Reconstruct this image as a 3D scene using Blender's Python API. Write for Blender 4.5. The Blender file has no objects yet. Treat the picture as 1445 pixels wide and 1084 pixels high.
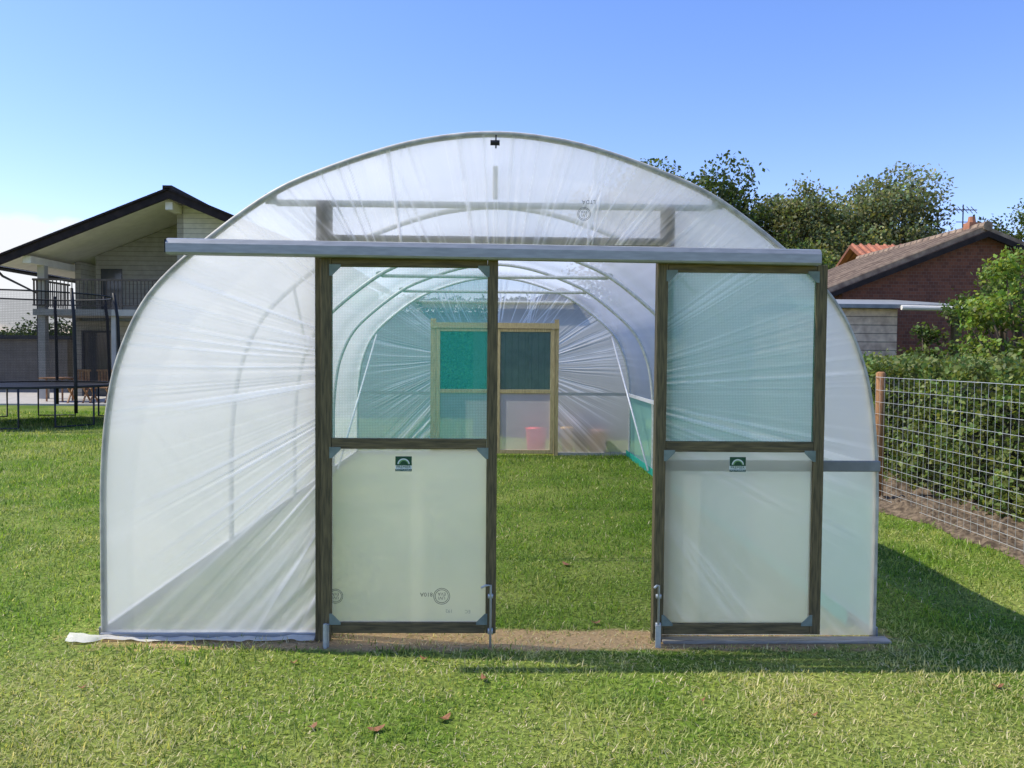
import bpy, bmesh, math, random
import numpy as np
from mathutils import Matrix, Vector
R=random.Random(7); rng=np.random.default_rng(11)
scene=bpy.context.scene
COL=scene.collection
ROOT={}
# ---------------------------------------------------------------- materials
def newmat(name):
    m=bpy.data.materials.new(name); m.use_nodes=True
    nt=m.node_tree; nt.nodes.clear()
    out=nt.nodes.new('ShaderNodeOutputMaterial')
    return m,nt,out
def N(nt,t,**k):
    n=nt.nodes.new(t)
    for a,b in k.items(): setattr(n,a,b)
    return n
def noise_col(nt,c1,c2,scale,detail=5,stretch=(1,1,1),lo=.35,hi=.65):
    tc=N(nt,'ShaderNodeTexCoord'); mp=N(nt,'ShaderNodeMapping'); mp.inputs['Scale'].default_value=stretch
    nz=N(nt,'ShaderNodeTexNoise'); nz.inputs['Scale'].default_value=scale; nz.inputs['Detail'].default_value=detail
    cr=N(nt,'ShaderNodeValToRGB'); cr.color_ramp.elements[0].position=lo; cr.color_ramp.elements[1].position=hi
    cr.color_ramp.elements[0].color=(*c1,1); cr.color_ramp.elements[1].color=(*c2,1)
    L=nt.links.new
    L(tc.outputs['Object'],mp.inputs[0]); L(mp.outputs[0],nz.inputs['Vector']); L(nz.outputs['Fac'],cr.inputs[0])
    return cr.outputs[0],nz.outputs['Fac'],mp.outputs[0]
def simple(name,c1,c2=None,rough=.7,scale=8,stretch=(1,1,1),metal=0,bump=.2,spec=.3):
    m,nt,out=newmat(name); L=nt.links.new
    if c2 is None: c2=tuple(x*.75 for x in c1)
    col,f,_=noise_col(nt,c2,c1,scale,5,stretch)
    p=N(nt,'ShaderNodeBsdfPrincipled'); p.inputs['Roughness'].default_value=rough; p.inputs['Metallic'].default_value=metal
    p.inputs['Specular IOR Level'].default_value=spec
    L(col,p.inputs['Base Color'])
    if bump:
        b=N(nt,'ShaderNodeBump'); b.inputs['Strength'].default_value=bump; b.inputs['Distance'].default_value=.01
        L(f,b.inputs['Height']); L(b.outputs[0],p.inputs['Normal'])
    L(p.outputs[0],out.inputs[0]); return m
def striped(name,c1,c2,axis,freq,rough=.8,line=.12,darkf=.45):
    """boards / tiles: repeated dark joint along an axis plus noise"""
    m,nt,out=newmat(name); L=nt.links.new
    col,f,_=noise_col(nt,c2,c1,6,6)
    tc=N(nt,'ShaderNodeTexCoord'); sp=N(nt,'ShaderNodeSeparateXYZ'); L(tc.outputs['Object'],sp.inputs[0])
    mu=N(nt,'ShaderNodeMath',operation='MULTIPLY'); mu.inputs[1].default_value=freq; L(sp.outputs[axis],mu.inputs[0])
    fr=N(nt,'ShaderNodeMath',operation='FRACT'); L(mu.outputs[0],fr.inputs[0])
    gt=N(nt,'ShaderNodeMath',operation='LESS_THAN'); gt.inputs[1].default_value=line; L(fr.outputs[0],gt.inputs[0])
    mx=N(nt,'ShaderNodeMixRGB',blend_type='MULTIPLY'); mx.inputs[2].default_value=(darkf,darkf,darkf,1)
    L(gt.outputs[0],mx.inputs[0]); L(col,mx.inputs[1])
    p=N(nt,'ShaderNodeBsdfPrincipled'); p.inputs['Roughness'].default_value=rough
    b=N(nt,'ShaderNodeBump'); b.inputs['Strength'].default_value=.6; b.inputs['Distance'].default_value=.02
    L(fr.outputs[0],b.inputs['Height']); L(b.outputs[0],p.inputs['Normal'])
    L(mx.outputs[0],p.inputs['Base Color']); L(p.outputs[0],out.inputs[0]); return m
def poly_mat(name,opac,tint=(.9,.92,.95),fold_sheen=False,diff=.25,dark=.86,fgain=.42,ior=1.25,low=0):
    """thin plastic film; low = more opaque in the lower part"""
    m,nt,out=newmat(name); L=nt.links.new
    tr=N(nt,'ShaderNodeBsdfTransparent'); tr.inputs[0].default_value=(.985,.985,.96,1)
    tl=N(nt,'ShaderNodeBsdfTranslucent'); tl.inputs[0].default_value=(*tint,1)
    df=N(nt,'ShaderNodeBsdfDiffuse'); df.inputs[0].default_value=(*tint,1)
    gl=N(nt,'ShaderNodeBsdfGlossy'); gl.inputs['Roughness'].default_value=.22; gl.inputs[0].default_value=(1,1,1,1)
    m1=N(nt,'ShaderNodeMixShader'); m1.inputs[0].default_value=diff
    L(tl.outputs[0],m1.inputs[1]); L(df.outputs[0],m1.inputs[2])
    m2=N(nt,'ShaderNodeMixShader'); L(tr.outputs[0],m2.inputs[1]); L(m1.outputs[0],m2.inputs[2])
    col,f,_=noise_col(nt,(0,0,0),(1,1,1),2.2,4)
    ma=N(nt,'ShaderNodeMath',operation='MULTIPLY_ADD'); ma.inputs[1].default_value=.10; ma.inputs[2].default_value=opac-.05
    L(f,ma.inputs[0]); last=ma.outputs[0]
    if low:
        tc=N(nt,'ShaderNodeTexCoord'); sp=N(nt,'ShaderNodeSeparateXYZ'); L(tc.outputs['Object'],sp.inputs[0])
        q=N(nt,'ShaderNodeMapRange'); q.inputs[1].default_value=2.0; q.inputs[2].default_value=2.2; q.inputs[3].default_value=low; q.inputs[4].default_value=0
        L(sp.outputs[2],q.inputs[0]); a=N(nt,'ShaderNodeMath',operation='ADD'); L(last,a.inputs[0]); L(q.outputs[0],a.inputs[1]); last=a.outputs[0]
        q2=N(nt,'ShaderNodeMapRange'); q2.inputs[1].default_value=.3; q2.inputs[2].default_value=1.2; q2.inputs[3].default_value=-.12; q2.inputs[4].default_value=0
        L(sp.outputs[2],q2.inputs[0]); a=N(nt,'ShaderNodeMath',operation='ADD'); L(last,a.inputs[0]); L(q2.outputs[0],a.inputs[1]); last=a.outputs[0]
    if fold_sheen:
        at=N(nt,'ShaderNodeAttribute',attribute_name='fold_sheen')
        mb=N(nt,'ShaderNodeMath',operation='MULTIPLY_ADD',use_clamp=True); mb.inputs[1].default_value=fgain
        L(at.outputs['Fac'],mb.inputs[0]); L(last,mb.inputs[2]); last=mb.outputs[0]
        cm=N(nt,'ShaderNodeMixRGB'); cm.inputs[1].default_value=(*[t*dark for t in tint],1); cm.inputs[2].default_value=(1,1,1,1)  # crease highlights painted in: white along the folds, film between them greyed
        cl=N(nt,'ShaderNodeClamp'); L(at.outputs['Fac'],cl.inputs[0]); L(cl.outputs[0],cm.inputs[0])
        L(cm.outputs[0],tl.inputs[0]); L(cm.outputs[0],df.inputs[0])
    L(last,m2.inputs[0])
    fr=N(nt,'ShaderNodeFresnel'); fr.inputs[0].default_value=ior
    m3=N(nt,'ShaderNodeMixShader'); L(fr.outputs[0],m3.inputs[0]); L(m2.outputs[0],m3.inputs[1]); L(gl.outputs[0],m3.inputs[2])
    L(m3.outputs[0],out.inputs[0]); return m
def net_mat(name,opac,c,freq=130,amp=.16):
    m,nt,out=newmat(name); L=nt.links.new
    tr=N(nt,'ShaderNodeBsdfTransparent')
    tl=N(nt,'ShaderNodeBsdfTranslucent'); tl.inputs[0].default_value=(*c,1)
    df=N(nt,'ShaderNodeBsdfDiffuse'); df.inputs[0].default_value=(*c,1)
    m1=N(nt,'ShaderNodeMixShader'); m1.inputs[0].default_value=.5
    L(tl.outputs[0],m1.inputs[1]); L(df.outputs[0],m1.inputs[2])
    m2=N(nt,'ShaderNodeMixShader'); L(tr.outputs[0],m2.inputs[1]); L(m1.outputs[0],m2.inputs[2])
    tc=N(nt,'ShaderNodeTexCoord'); sp=N(nt,'ShaderNodeSeparateXYZ'); L(tc.outputs['Object'],sp.inputs[0])
    res=[]
    ad0=N(nt,'ShaderNodeMath',operation='ADD'); L(sp.outputs[0],ad0.inputs[0]); L(sp.outputs[1],ad0.inputs[1])
    for o in (ad0.outputs[0],sp.outputs[2]):
        mu=N(nt,'ShaderNodeMath',operation='MULTIPLY'); mu.inputs[1].default_value=freq*6.283; L(o,mu.inputs[0])
        sn=N(nt,'ShaderNodeMath',operation='SINE'); L(mu.outputs[0],sn.inputs[0]); res.append(sn.outputs[0])
    mx=N(nt,'ShaderNodeMath',operation='MAXIMUM'); L(res[0],mx.inputs[0]); L(res[1],mx.inputs[1])
    ma=N(nt,'ShaderNodeMath',operation='MULTIPLY_ADD',use_clamp=True); ma.inputs[1].default_value=amp; ma.inputs[2].default_value=opac
    L(mx.outputs[0],ma.inputs[0]); L(ma.outputs[0],m2.inputs[0]); L(m2.outputs[0],out.inputs[0]); return m
def leaf_mat(name,trans=.35,rough=.5):
    m,nt,out=newmat(name); L=nt.links.new
    at=N(nt,'ShaderNodeAttribute',attribute_name='tint')
    p=N(nt,'ShaderNodeBsdfPrincipled'); p.inputs['Roughness'].default_value=rough; p.inputs['Specular IOR Level'].default_value=.25
    tl=N(nt,'ShaderNodeBsdfTranslucent')
    g=N(nt,'ShaderNodeMixRGB',blend_type='MULTIPLY'); g.inputs[0].default_value=1; g.inputs[2].default_value=(1.5,1.5,.7,1)
    L(at.outputs['Color'],g.inputs[1]); L(g.outputs[0],tl.inputs[0]); L(at.outputs['Color'],p.inputs['Base Color'])
    mx=N(nt,'ShaderNodeMixShader'); mx.inputs[0].default_value=trans
    L(p.outputs[0],mx.inputs[1]); L(tl.outputs[0],mx.inputs[2]); L(mx.outputs[0],out.inputs[0]); return m
M={}
M['galv']=simple('galvanised_steel',(.56,.58,.55),(.43,.45,.42),.42,30,metal=.25,bump=.05,spec=.5)
M['galv_bright']=simple('bright_galvanised_fitting',(.76,.77,.77),(.62,.64,.65),.4,30,metal=.15,bump=.05,spec=.5)
M['alu']=simple('aluminium_rail',(.36,.37,.37),(.29,.30,.30),.4,12,(1,1,6),metal=.3,bump=.02,spec=.45)
M['wrap']=simple('wrapped_hoop',(.56,.53,.43),(.36,.34,.28),.5,14,bump=.1)
M['timber']=simple('treated_timber',(.18,.14,.065),(.085,.07,.035),.75,9,(12,12,1),bump=.25)
M['timber_h']=simple('treated_timber_rail',(.18,.14,.065),(.085,.07,.035),.75,9,(1,12,12),bump=.25)
M['timber_lit']=simple('lit_treated_timber',(.50,.40,.20),(.32,.25,.12),.7,9,(12,12,1),bump=.2)  # lit copy of the treated timber, the light put into its colour
M['plate']=simple('corner_plate',(.22,.27,.23),(.15,.19,.16),.5,20,bump=.05)
M['poly']=poly_mat('polythene_cover',.61,(1,.985,.955),True,.08,.985,.3,1.18)
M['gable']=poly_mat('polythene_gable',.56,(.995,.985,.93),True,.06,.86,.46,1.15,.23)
M['panel']=poly_mat('polythene_panel',.62,(.98,.985,.84),False,.05,ior=1.13)
M['panel_back']=poly_mat('polythene_back_panel',.60,(.97,.93,.90),False,.10)
M['flap']=poly_mat('polythene_flap',.85,(.97,.93,.80),False,.6,ior=1.12)
M['net']=net_mat('green_netting',.34,(.05,.50,.37),120,.14)
M['net_grey']=net_mat('faded_netting',.38,(.12,.27,.23))
M['net_side']=net_mat('green_side_netting',.66,(.42,.78,.64),90)
M['teal']=simple('teal_skirt',(.02,.40,.30),(.02,.30,.23),.6,10)
M['dark']=simple('dark_plastic',(.02,.02,.022),(.012,.012,.012),.5)
M['print']=simple('printed_ink',(.13,.14,.13),(.09,.1,.09),.8,bump=0)
M['faint']=simple('faint_printed_ink',(.30,.32,.28),(.26,.28,.25),.8,bump=0)
M['green_sign']=simple('sign_green',(.018,.085,.04),(.015,.07,.032),.4,bump=0)
M['white_sign']=simple('sign_white',(.72,.78,.70),(.68,.74,.66),.4,bump=0)
M['light_sign']=simple('sign_light_green',(.18,.36,.12),(.16,.32,.1),.4,bump=0)
M['bark']=simple('bark',(.16,.12,.08),(.08,.06,.04),.9,6,(4,4,1),bump=.6)
M['leaf']=leaf_mat('foliage',.35)
M['grass']=leaf_mat('grass_blades',.38,.6)
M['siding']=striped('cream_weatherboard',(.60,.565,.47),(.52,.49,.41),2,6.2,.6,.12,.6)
M['siding_shaded']=striped('shaded_weatherboard',(.35,.325,.27),(.29,.27,.225),2,6.2,.6,.12,.6)  # the cream siding again, with the balcony's shade put into its colour
M['white']=simple('white_paint',(.84,.79,.67),(.76,.71,.60),.5,4)
M['offwhite']=simple('weathered_grey_paint',(.46,.43,.37),(.38,.36,.31),.6,4)
M['rooftile']=striped('dark_roof_tiles',(.045,.032,.030),(.025,.018,.018),1,3.2,.7,.15,.4)
M['barge']=simple('dark_brown_bargeboard',(.035,.025,.023),(.02,.015,.015),.7,5,spec=.15)
M['glass']=simple('window_glass',(.05,.055,.06),(.035,.04,.045),.12,2,bump=0,spec=.6)
M['slate']=simple('dark_grey_metal',(.05,.05,.053),(.035,.035,.04),.5)
M['railing']=simple('brown_balcony_rail',(.13,.105,.08),(.09,.07,.055),.6)
M['concrete']=simple('concrete',(.46,.43,.38),(.36,.34,.30),.85,5,bump=.3)
M['render_grey']=simple('grey_render',(.24,.22,.19),(.19,.175,.15),.9,3,bump=.1)
M['orange']=striped('orange_pantiles',(.50,.19,.10),(.33,.115,.06),0,3.6,.8,.25,.5)
M['brown_tile']=striped('weathered_pantiles',(.36,.26,.17),(.18,.12,.08),1,3.4,.85,.25,.4)
M['planks']=striped('whitewashed_planks',(.97,.74,.52),(.60,.42,.29),2,6.5,.85,.10,.35)
M['shed']=striped('dark_shed_boards',(.10,.085,.07),(.06,.05,.04),0,8,.85,.10,.4)
M['postwood']=simple('orange_brown_post',(.42,.21,.09),(.25,.12,.05),.8,8,(8,8,1))
M['chair']=simple('teak_wood',(.45,.24,.11),(.30,.15,.07),.6,8)
M['red']=simple('red_plastic',(.92,.05,.05),(.85,.04,.04),.4,3,bump=0)
M['yellow']=simple('yellow_plastic',(.75,.45,.10),(.7,.4,.08),.4,3,bump=0)
M['terracotta']=simple('terracotta',(.45,.20,.11),(.36,.15,.08),.8,6)
M['wire']=simple('fence_wire',(.62,.63,.62),(.5,.5,.5),.4,20,metal=.3,bump=0)
M['deadleaf']=simple('dead_leaf',(.32,.14,.06),(.18,.08,.04),.7,40)
M['blacknet']=net_mat('black_safety_net',.26,(.02,.02,.022),30)
M['fawn']=simple('grey_cap',(.30,.31,.29),(.23,.24,.23),.5)
M['midrail']=simple('dull_metal_rail',(.24,.245,.23),(.19,.195,.18),.5,12,bump=.05)
M['board']=simple('weathered_board',(.44,.40,.33),(.28,.25,.20),.8,8,(1,8,8),bump=.4)
# brick
m,nt,out=newmat('red_brick'); L=nt.links.new
tc=N(nt,'ShaderNodeTexCoord'); sp=N(nt,'ShaderNodeSeparateXYZ'); cb=N(nt,'ShaderNodeCombineXYZ')
ad=N(nt,'ShaderNodeMath',operation='ADD'); L(tc.outputs['Object'],sp.inputs[0]); L(sp.outputs[0],ad.inputs[0]); L(sp.outputs[1],ad.inputs[1])
L(ad.outputs[0],cb.inputs[0]); L(sp.outputs[2],cb.inputs[1])
br=N(nt,'ShaderNodeTexBrick'); br.inputs['Scale'].default_value=4.4; br.inputs['Color1'].default_value=(.20,.07,.04,1); br.inputs['Color2'].default_value=(.12,.042,.028,1)
br.inputs['Mortar'].default_value=(.17,.13,.11,1); br.inputs['Mortar Size'].default_value=.012; br.inputs['Row Height'].default_value=.33
L(cb.outputs[0],br.inputs[0]); p=N(nt,'ShaderNodeBsdfPrincipled'); p.inputs['Roughness'].default_value=.9
L(br.outputs[0],p.inputs['Base Color']); L(p.outputs[0],out.inputs[0]); M['brick']=m

# ---------------------------------------------------------------- mesh builder
class MB:
    def __init__(s): s.v=[]; s.f=[]; s.mi=[]; s.cur=0
    def add(s,vs,fs):
        o=len(s.v); s.v+= [tuple(v) for v in vs]; s.f+=[tuple(i+o for i in f) for f in fs]; s.mi+=[s.cur]*len(fs); return s
    def box(s,x0,x1,y0,y1,z0,z1):
        return s.add([(x0,y0,z0),(x1,y0,z0),(x1,y1,z0),(x0,y1,z0),(x0,y0,z1),(x1,y0,z1),(x1,y1,z1),(x0,y1,z1)],
         [(0,3,2,1),(4,5,6,7),(0,1,5,4),(1,2,6,5),(2,3,7,6),(3,0,4,7)])
    def prism(s,poly,y0,y1):
        n=len(poly); vs=[(x,y0,z) for x,z in poly]+[(x,y1,z) for x,z in poly]
        fs=[tuple(range(n)),tuple(reversed(range(n,2*n)))]+[(i,(i+1)%n,n+(i+1)%n,n+i) for i in range(n)]
        return s.add(vs,fs)
    def prismx(s,poly,x0,x1):
        n=len(poly); vs=[(x0,y,z) for y,z in poly]+[(x1,y,z) for y,z in poly]
        fs=[tuple(range(n)),tuple(reversed(range(n,2*n)))]+[(i,(i+1)%n,n+(i+1)%n,n+i) for i in range(n)]
        return s.add(vs,fs)
    def tube(s,pts,r,n=8,cap=True):
        pts=[Vector(p) for p in pts]; rs=r if isinstance(r,(list,tuple)) else [r]*len(pts)
        vs=[];fs=[]; up=None
        for i,p in enumerate(pts):
            d=(pts[min(i+1,len(pts)-1)]-pts[max(i-1,0)]).normalized()
            if up is None:
                up=Vector((0,0,1)) if abs(d.z)<.9 else Vector((0,1,0))
            a=d.cross(up).normalized(); b=a.cross(d).normalized(); up=b
            for k in range(n):
                t=2*math.pi*k/n; vs.append(p+(a*math.cos(t)+b*math.sin(t))*rs[i])
        for i in range(len(pts)-1):
            for k in range(n): fs.append((i*n+k,i*n+(k+1)%n,(i+1)*n+(k+1)%n,(i+1)*n+k))
        if cap: fs.append(tuple(reversed(range(n)))); fs.append(tuple((len(pts)-1)*n+k for k in range(n)))
        return s.add(vs,fs)
    def text(s,body,x,y,z,size,flip=False):
        c=bpy.data.curves.new('tmp','FONT'); c.body=body; c.size=size; c.align_x='CENTER'; c.align_y='CENTER'; c.resolution_u=2
        o=bpy.data.objects.new('tmp',c); COL.objects.link(o)
        bpy.context.view_layer.update()
        me=o.evaluated_get(bpy.context.evaluated_depsgraph_get()).to_mesh()
        sg=-1 if flip else 1
        s.add([(x+sg*v.co.x,y,z+sg*v.co.y) for v in me.vertices],[tuple(p.vertices) for p in me.polygons])
        bpy.data.objects.remove(o); bpy.data.curves.remove(c); return s
def root(name,label,cat,loc=(0,0,0),group=None):
    e=bpy.data.objects.new(name,None); e.empty_display_size=.2; e.location=loc; COL.objects.link(e)
    e['label']=label; e['category']=cat
    if group: e['group']=group
    ROOT[e.name]=Vector(loc); return e
def base_of(o):
    while o.parent: o=o.parent
    return ROOT.get(o.name,Vector((0,0,0)))
def part(name,mb,mats,parent=None,smooth=False,bevel=0,label=None):
    if not isinstance(mats,list): mats=[mats]
    off=base_of(parent) if parent else Vector((0,0,0))
    me=bpy.data.meshes.new(name); me.from_pydata([(v[0]-off[0],v[1]-off[1],v[2]-off[2]) for v in mb.v],[],mb.f)
    for m in mats: me.materials.append(M[m])
    me.polygons.foreach_set('material_index',mb.mi)
    bm=bmesh.new(); bm.from_mesh(me); bmesh.ops.recalc_face_normals(bm,faces=bm.faces); bm.to_mesh(me); bm.free()
    if smooth: me.polygons.foreach_set('use_smooth',[True]*len(me.polygons))
    o=bpy.data.objects.new(name,me); COL.objects.link(o)
    if parent: o.parent=parent
    if bevel:
        b=o.modifiers.new('bevel','BEVEL'); b.width=bevel; b.segments=2; b.limit_method='ANGLE'
    if label: o['label']=label
    return o
def top(o,label,cat,group=None):
    o['label']=label; o['category']=cat
    if group: o['group']=group
    return o
def fastmesh(name,V,F,mat,parent=None,tint=None,smooth=False,attr=None):
    off=np.array(base_of(parent)) if parent else np.zeros(3)
    V=(V-off).astype(np.float32); k=F.shape[1]; me=bpy.data.meshes.new(name)
    me.vertices.add(len(V)); me.vertices.foreach_set('co',V.ravel())
    me.loops.add(F.size); me.loops.foreach_set('vertex_index',F.astype(np.int32).ravel())
    me.polygons.add(len(F)); me.polygons.foreach_set('loop_start',np.arange(0,F.size,k,dtype=np.int32))
    if smooth: me.polygons.foreach_set('use_smooth',np.ones(len(F),bool))
    me.update(calc_edges=True); me.materials.append(M[mat])
    if tint is not None:
        a=me.attributes.new('tint','FLOAT_COLOR','POINT'); c=np.ones((len(V),4),np.float32); c[:,:3]=tint; a.data.foreach_set('color',c.ravel())
    if attr is not None:
        a=me.attributes.new('fold_sheen','FLOAT','POINT'); a.data.foreach_set('value',attr.astype(np.float32).ravel())
    o=bpy.data.objects.new(name,me); COL.objects.link(o)
    if parent: o.parent=parent
    return o
def leaves(name,P,size,cols,parent=None,mat='leaf'):
    n=len(P); a=rng.normal(size=(n,3)); a/=np.linalg.norm(a,axis=1)[:,None]
    b=rng.normal(size=(n,3)); b-= (a*b).sum(1)[:,None]*a; b/=np.linalg.norm(b,axis=1)[:,None]
    s=(size*rng.uniform(.6,1.3,n))[:,None]
    V=np.stack([P-a*s*.5,P+b*s*.3,P+a*s*.5,P-b*s*.3],1).reshape(-1,3)
    F=np.arange(4*n).reshape(-1,4)
    return fastmesh(name,V,F,mat,parent,tint=np.repeat(cols,4,0))
def vnoise(x,y,seed=0,s=1.0):
    x=np.asarray(x)*s; y=np.asarray(y)*s
    r=np.random.default_rng(seed).random((64,64))
    xi=np.floor(x).astype(int); yi=np.floor(y).astype(int); fx=x-xi; fy=y-yi
    fx=fx*fx*(3-2*fx); fy=fy*fy*(3-2*fy)
    g=lambda i,j:r[i%64,j%64]
    return (g(xi,yi)*(1-fx)+g(xi+1,yi)*fx)*(1-fy)+(g(xi,yi+1)*(1-fx)+g(xi+1,yi+1)*fx)*fy

# ---------------------------------------------------------------- camera, world, sun
cam=bpy.data.cameras.new('camera'); cam.lens=28.15; cam.sensor_width=36; cam.clip_end=2000; cam.clip_start=.05
co=bpy.data.objects.new('camera',cam); COL.objects.link(co)
co.matrix_world=Matrix.Translation((0,0,1.57))@Matrix.Rotation(math.radians(-1.27),4,'Z')@Matrix.Rotation(math.radians(90-2.1),4,'X')@Matrix.Rotation(math.radians(.45),4,'Z')
scene.camera=co
w=bpy.data.worlds.new('World'); scene.world=w; w.use_nodes=True; nt=w.node_tree; nt.nodes.clear(); L=nt.links.new
sky=N(nt,'ShaderNodeTexSky'); sky.sky_type='NISHITA'; sky.sun_disc=False
sky.sun_elevation=math.radians(53); sky.sun_rotation=math.radians(281); sky.air_density=1.0; sky.dust_density=.3; sky.ozone_density=2.0
hs=N(nt,'ShaderNodeHueSaturation'); hs.inputs['Saturation'].default_value=1.20; hs.inputs['Value'].default_value=1.72; L(sky.outputs[0],hs.inputs['Color'])
tn=N(nt,'ShaderNodeMixRGB',blend_type='MULTIPLY'); tn.inputs[0].default_value=1; tn.inputs[2].default_value=(1.07,.92,1.12,1); L(hs.outputs[0],tn.inputs[1])
bg=N(nt,'ShaderNodeBackground'); bg.inputs[1].default_value=.13; wo=N(nt,'ShaderNodeOutputWorld')
tc=N(nt,'ShaderNodeTexCoord'); nz=N(nt,'ShaderNodeTexNoise'); nz.inputs['Scale'].default_value=9; nz.inputs['Detail'].default_value=8
mp=N(nt,'ShaderNodeMapping'); mp.inputs['Scale'].default_value=(1,1,2.2); L(tc.outputs['Generated'],mp.inputs[0]); L(mp.outputs[0],nz.inputs['Vector'])
ds=N(nt,'ShaderNodeVectorMath',operation='DISTANCE'); dv=Vector((-.57,1,.10)).normalized(); ds.inputs[1].default_value=dv
L(tc.outputs['Generated'],ds.inputs[0])
mr=N(nt,'ShaderNodeMapRange'); mr.inputs[1].default_value=.03; mr.inputs[2].default_value=.15; mr.inputs[3].default_value=.36; mr.inputs[4].default_value=-.3
L(ds.outputs['Value'],mr.inputs[0])
a2=N(nt,'ShaderNodeMath',operation='ADD'); L(nz.outputs['Fac'],a2.inputs[0]); L(mr.outputs[0],a2.inputs[1])
cr=N(nt,'ShaderNodeMapRange'); cr.inputs[1].default_value=.66; cr.inputs[2].default_value=.78; L(a2.outputs[0],cr.inputs[0])
mx=N(nt,'ShaderNodeMixRGB'); mx.inputs[2].default_value=(7.3,7.5,7.8,1); L(cr.outputs[0],mx.inputs[0]); L(tn.outputs[0],mx.inputs[1])
L(mx.outputs[0],bg.inputs[0]); L(bg.outputs[0],wo.inputs[0])
sl=bpy.data.lights.new('sun','SUN'); sl.energy=5.0; sl.angle=math.radians(.55); sl.color=(1,.95,.83)
so=bpy.data.objects.new('sun',sl); COL.objects.link(so)
so.rotation_euler=Vector((.74,-.145,-1)).to_track_quat('-Z','Y').to_euler(); so.location=(-8,2,12)
scene.view_settings.view_transform='Standard'; scene.view_settings.look='None'; scene.view_settings.exposure=0

# ---------------------------------------------------------------- ground
def ground_material():
    m,nt,out=newmat('lawn_ground'); L=nt.links.new
    tc=N(nt,'ShaderNodeTexCoord')
    def nz(s,d=6):
        n=N(nt,'ShaderNodeTexNoise'); n.inputs['Scale'].default_value=s; n.inputs['Detail'].default_value=d; L(tc.outputs['Object'],n.inputs['Vector']); return n.outputs['Fac']
    cr=N(nt,'ShaderNodeValToRGB'); e=cr.color_ramp.elements
    e[0].position=.38; e[0].color=(.115,.19,.024,1); e[1].position=.62; e[1].color=(.26,.30,.075,1)
    L(nz(.9),cr.inputs[0])
    c2=N(nt,'ShaderNodeValToRGB'); e=c2.color_ramp.elements; e[0].position=.3; e[0].color=(.35,.35,.35,1); e[1].position=.7; e[1].color=(1.3,1.3,1.1,1)
    fine=nz(35,8); L(fine,c2.inputs[0])
    mu=N(nt,'ShaderNodeMixRGB',blend_type='MULTIPLY'); mu.inputs[0].default_value=1; L(cr.outputs[0],mu.inputs[1]); L(c2.outputs[0],mu.inputs[2])
    sp=N(nt,'ShaderNodeSeparateXYZ'); L(tc.outputs['Object'],sp.inputs[0])
    def band(o,c,h):
        s=N(nt,'ShaderNodeMath',operation='SUBTRACT'); s.inputs[1].default_value=c; L(o,s.inputs[0])
        a=N(nt,'ShaderNodeMath',operation='ABSOLUTE'); L(s.outputs[0],a.inputs[0])
        d=N(nt,'ShaderNodeMath',operation='DIVIDE'); d.inputs[1].default_value=h; L(a.outputs[0],d.inputs[0]); return d.outputs[0]
    bx=band(sp.outputs[0],0,2.3); by=band(sp.outputs[1],4.36,.18)
    mxx=N(nt,'ShaderNodeMath',operation='MAXIMUM'); L(bx,mxx.inputs[0]); L(by,mxx.inputs[1])
    ad=N(nt,'ShaderNodeMath',operation='MULTIPLY_ADD'); ad.inputs[1].default_value=.9; L(nz(7),ad.inputs[0]); L(mxx.outputs[0],ad.inputs[2])
    r=N(nt,'ShaderNodeMapRange'); r.inputs[1].default_value=1.45; r.inputs[2].default_value=1.2; L(ad.outputs[0],r.inputs[0])
    sc_=N(nt,'ShaderNodeMixRGB'); sc_.inputs[1].default_value=(.26,.16,.08,1); sc_.inputs[2].default_value=(.60,.42,.20,1); L(fine,sc_.inputs[0])
    so=N(nt,'ShaderNodeMixRGB'); L(sc_.outputs[0],so.inputs[2]); L(r.outputs[0],so.inputs[0]); L(mu.outputs[0],so.inputs[1])
    p=N(nt,'ShaderNodeBsdfPrincipled'); p.inputs['Roughness'].default_value=.95; p.inputs['Specular IOR Level'].default_value=.1
    b=N(nt,'ShaderNodeBump'); b.inputs['Strength'].default_value=.7; b.inputs['Distance'].default_value=.03; L(fine,b.inputs['Height'])
    L(b.outputs[0],p.inputs['Normal']); L(so.outputs[0],p.inputs['Base Color']); L(p.outputs[0],out.inputs[0]); return m
M['ground']=ground_material()
g=part('ground',MB().add([(-600,-200,0),(600,-200,0),(600,1000,0),(-600,1000,0)],[(0,1,2,3)]),'ground'); g['kind']='structure'
M['soil']=simple('soil_bed',(.21,.155,.10),(.06,.042,.027),.95,22,bump=1.0)
def soiledge(y): return 4.03+.06*np.sin(y*2.1)+.05*np.sin(y*5.3)
def soil():
    ny,nx=330,60; ys=np.linspace(3.5,16,ny)
    Y=np.repeat(ys[:,None],nx,1); e=soiledge(ys)+.06*(rng.random(ny)-.5)
    t=np.linspace(0,1,nx)[None,:]; X=e[:,None]+(6.6-e[:,None])*t
    Z=.004+np.clip(t*14,0,1)*(.16*vnoise(X,Y,61,3)*vnoise(X,Y,62,9)+.08*vnoise(X,Y,63,16)*rng.random(X.shape))
    V=np.stack([X,Y,Z],2).reshape(-1,3)
    i,j=np.meshgrid(np.arange(ny-1),np.arange(nx-1),indexing='ij'); a=(i*nx+j).ravel()
    o=fastmesh('soil_bed',V,np.stack([a,a+1,a+nx+1,a+nx],1),'soil'); o['kind']='structure'
soil()
pt=part('patio',MB().box(-24,-9,23.3,30,0,.05),'concrete'); pt['kind']='structure'

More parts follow.
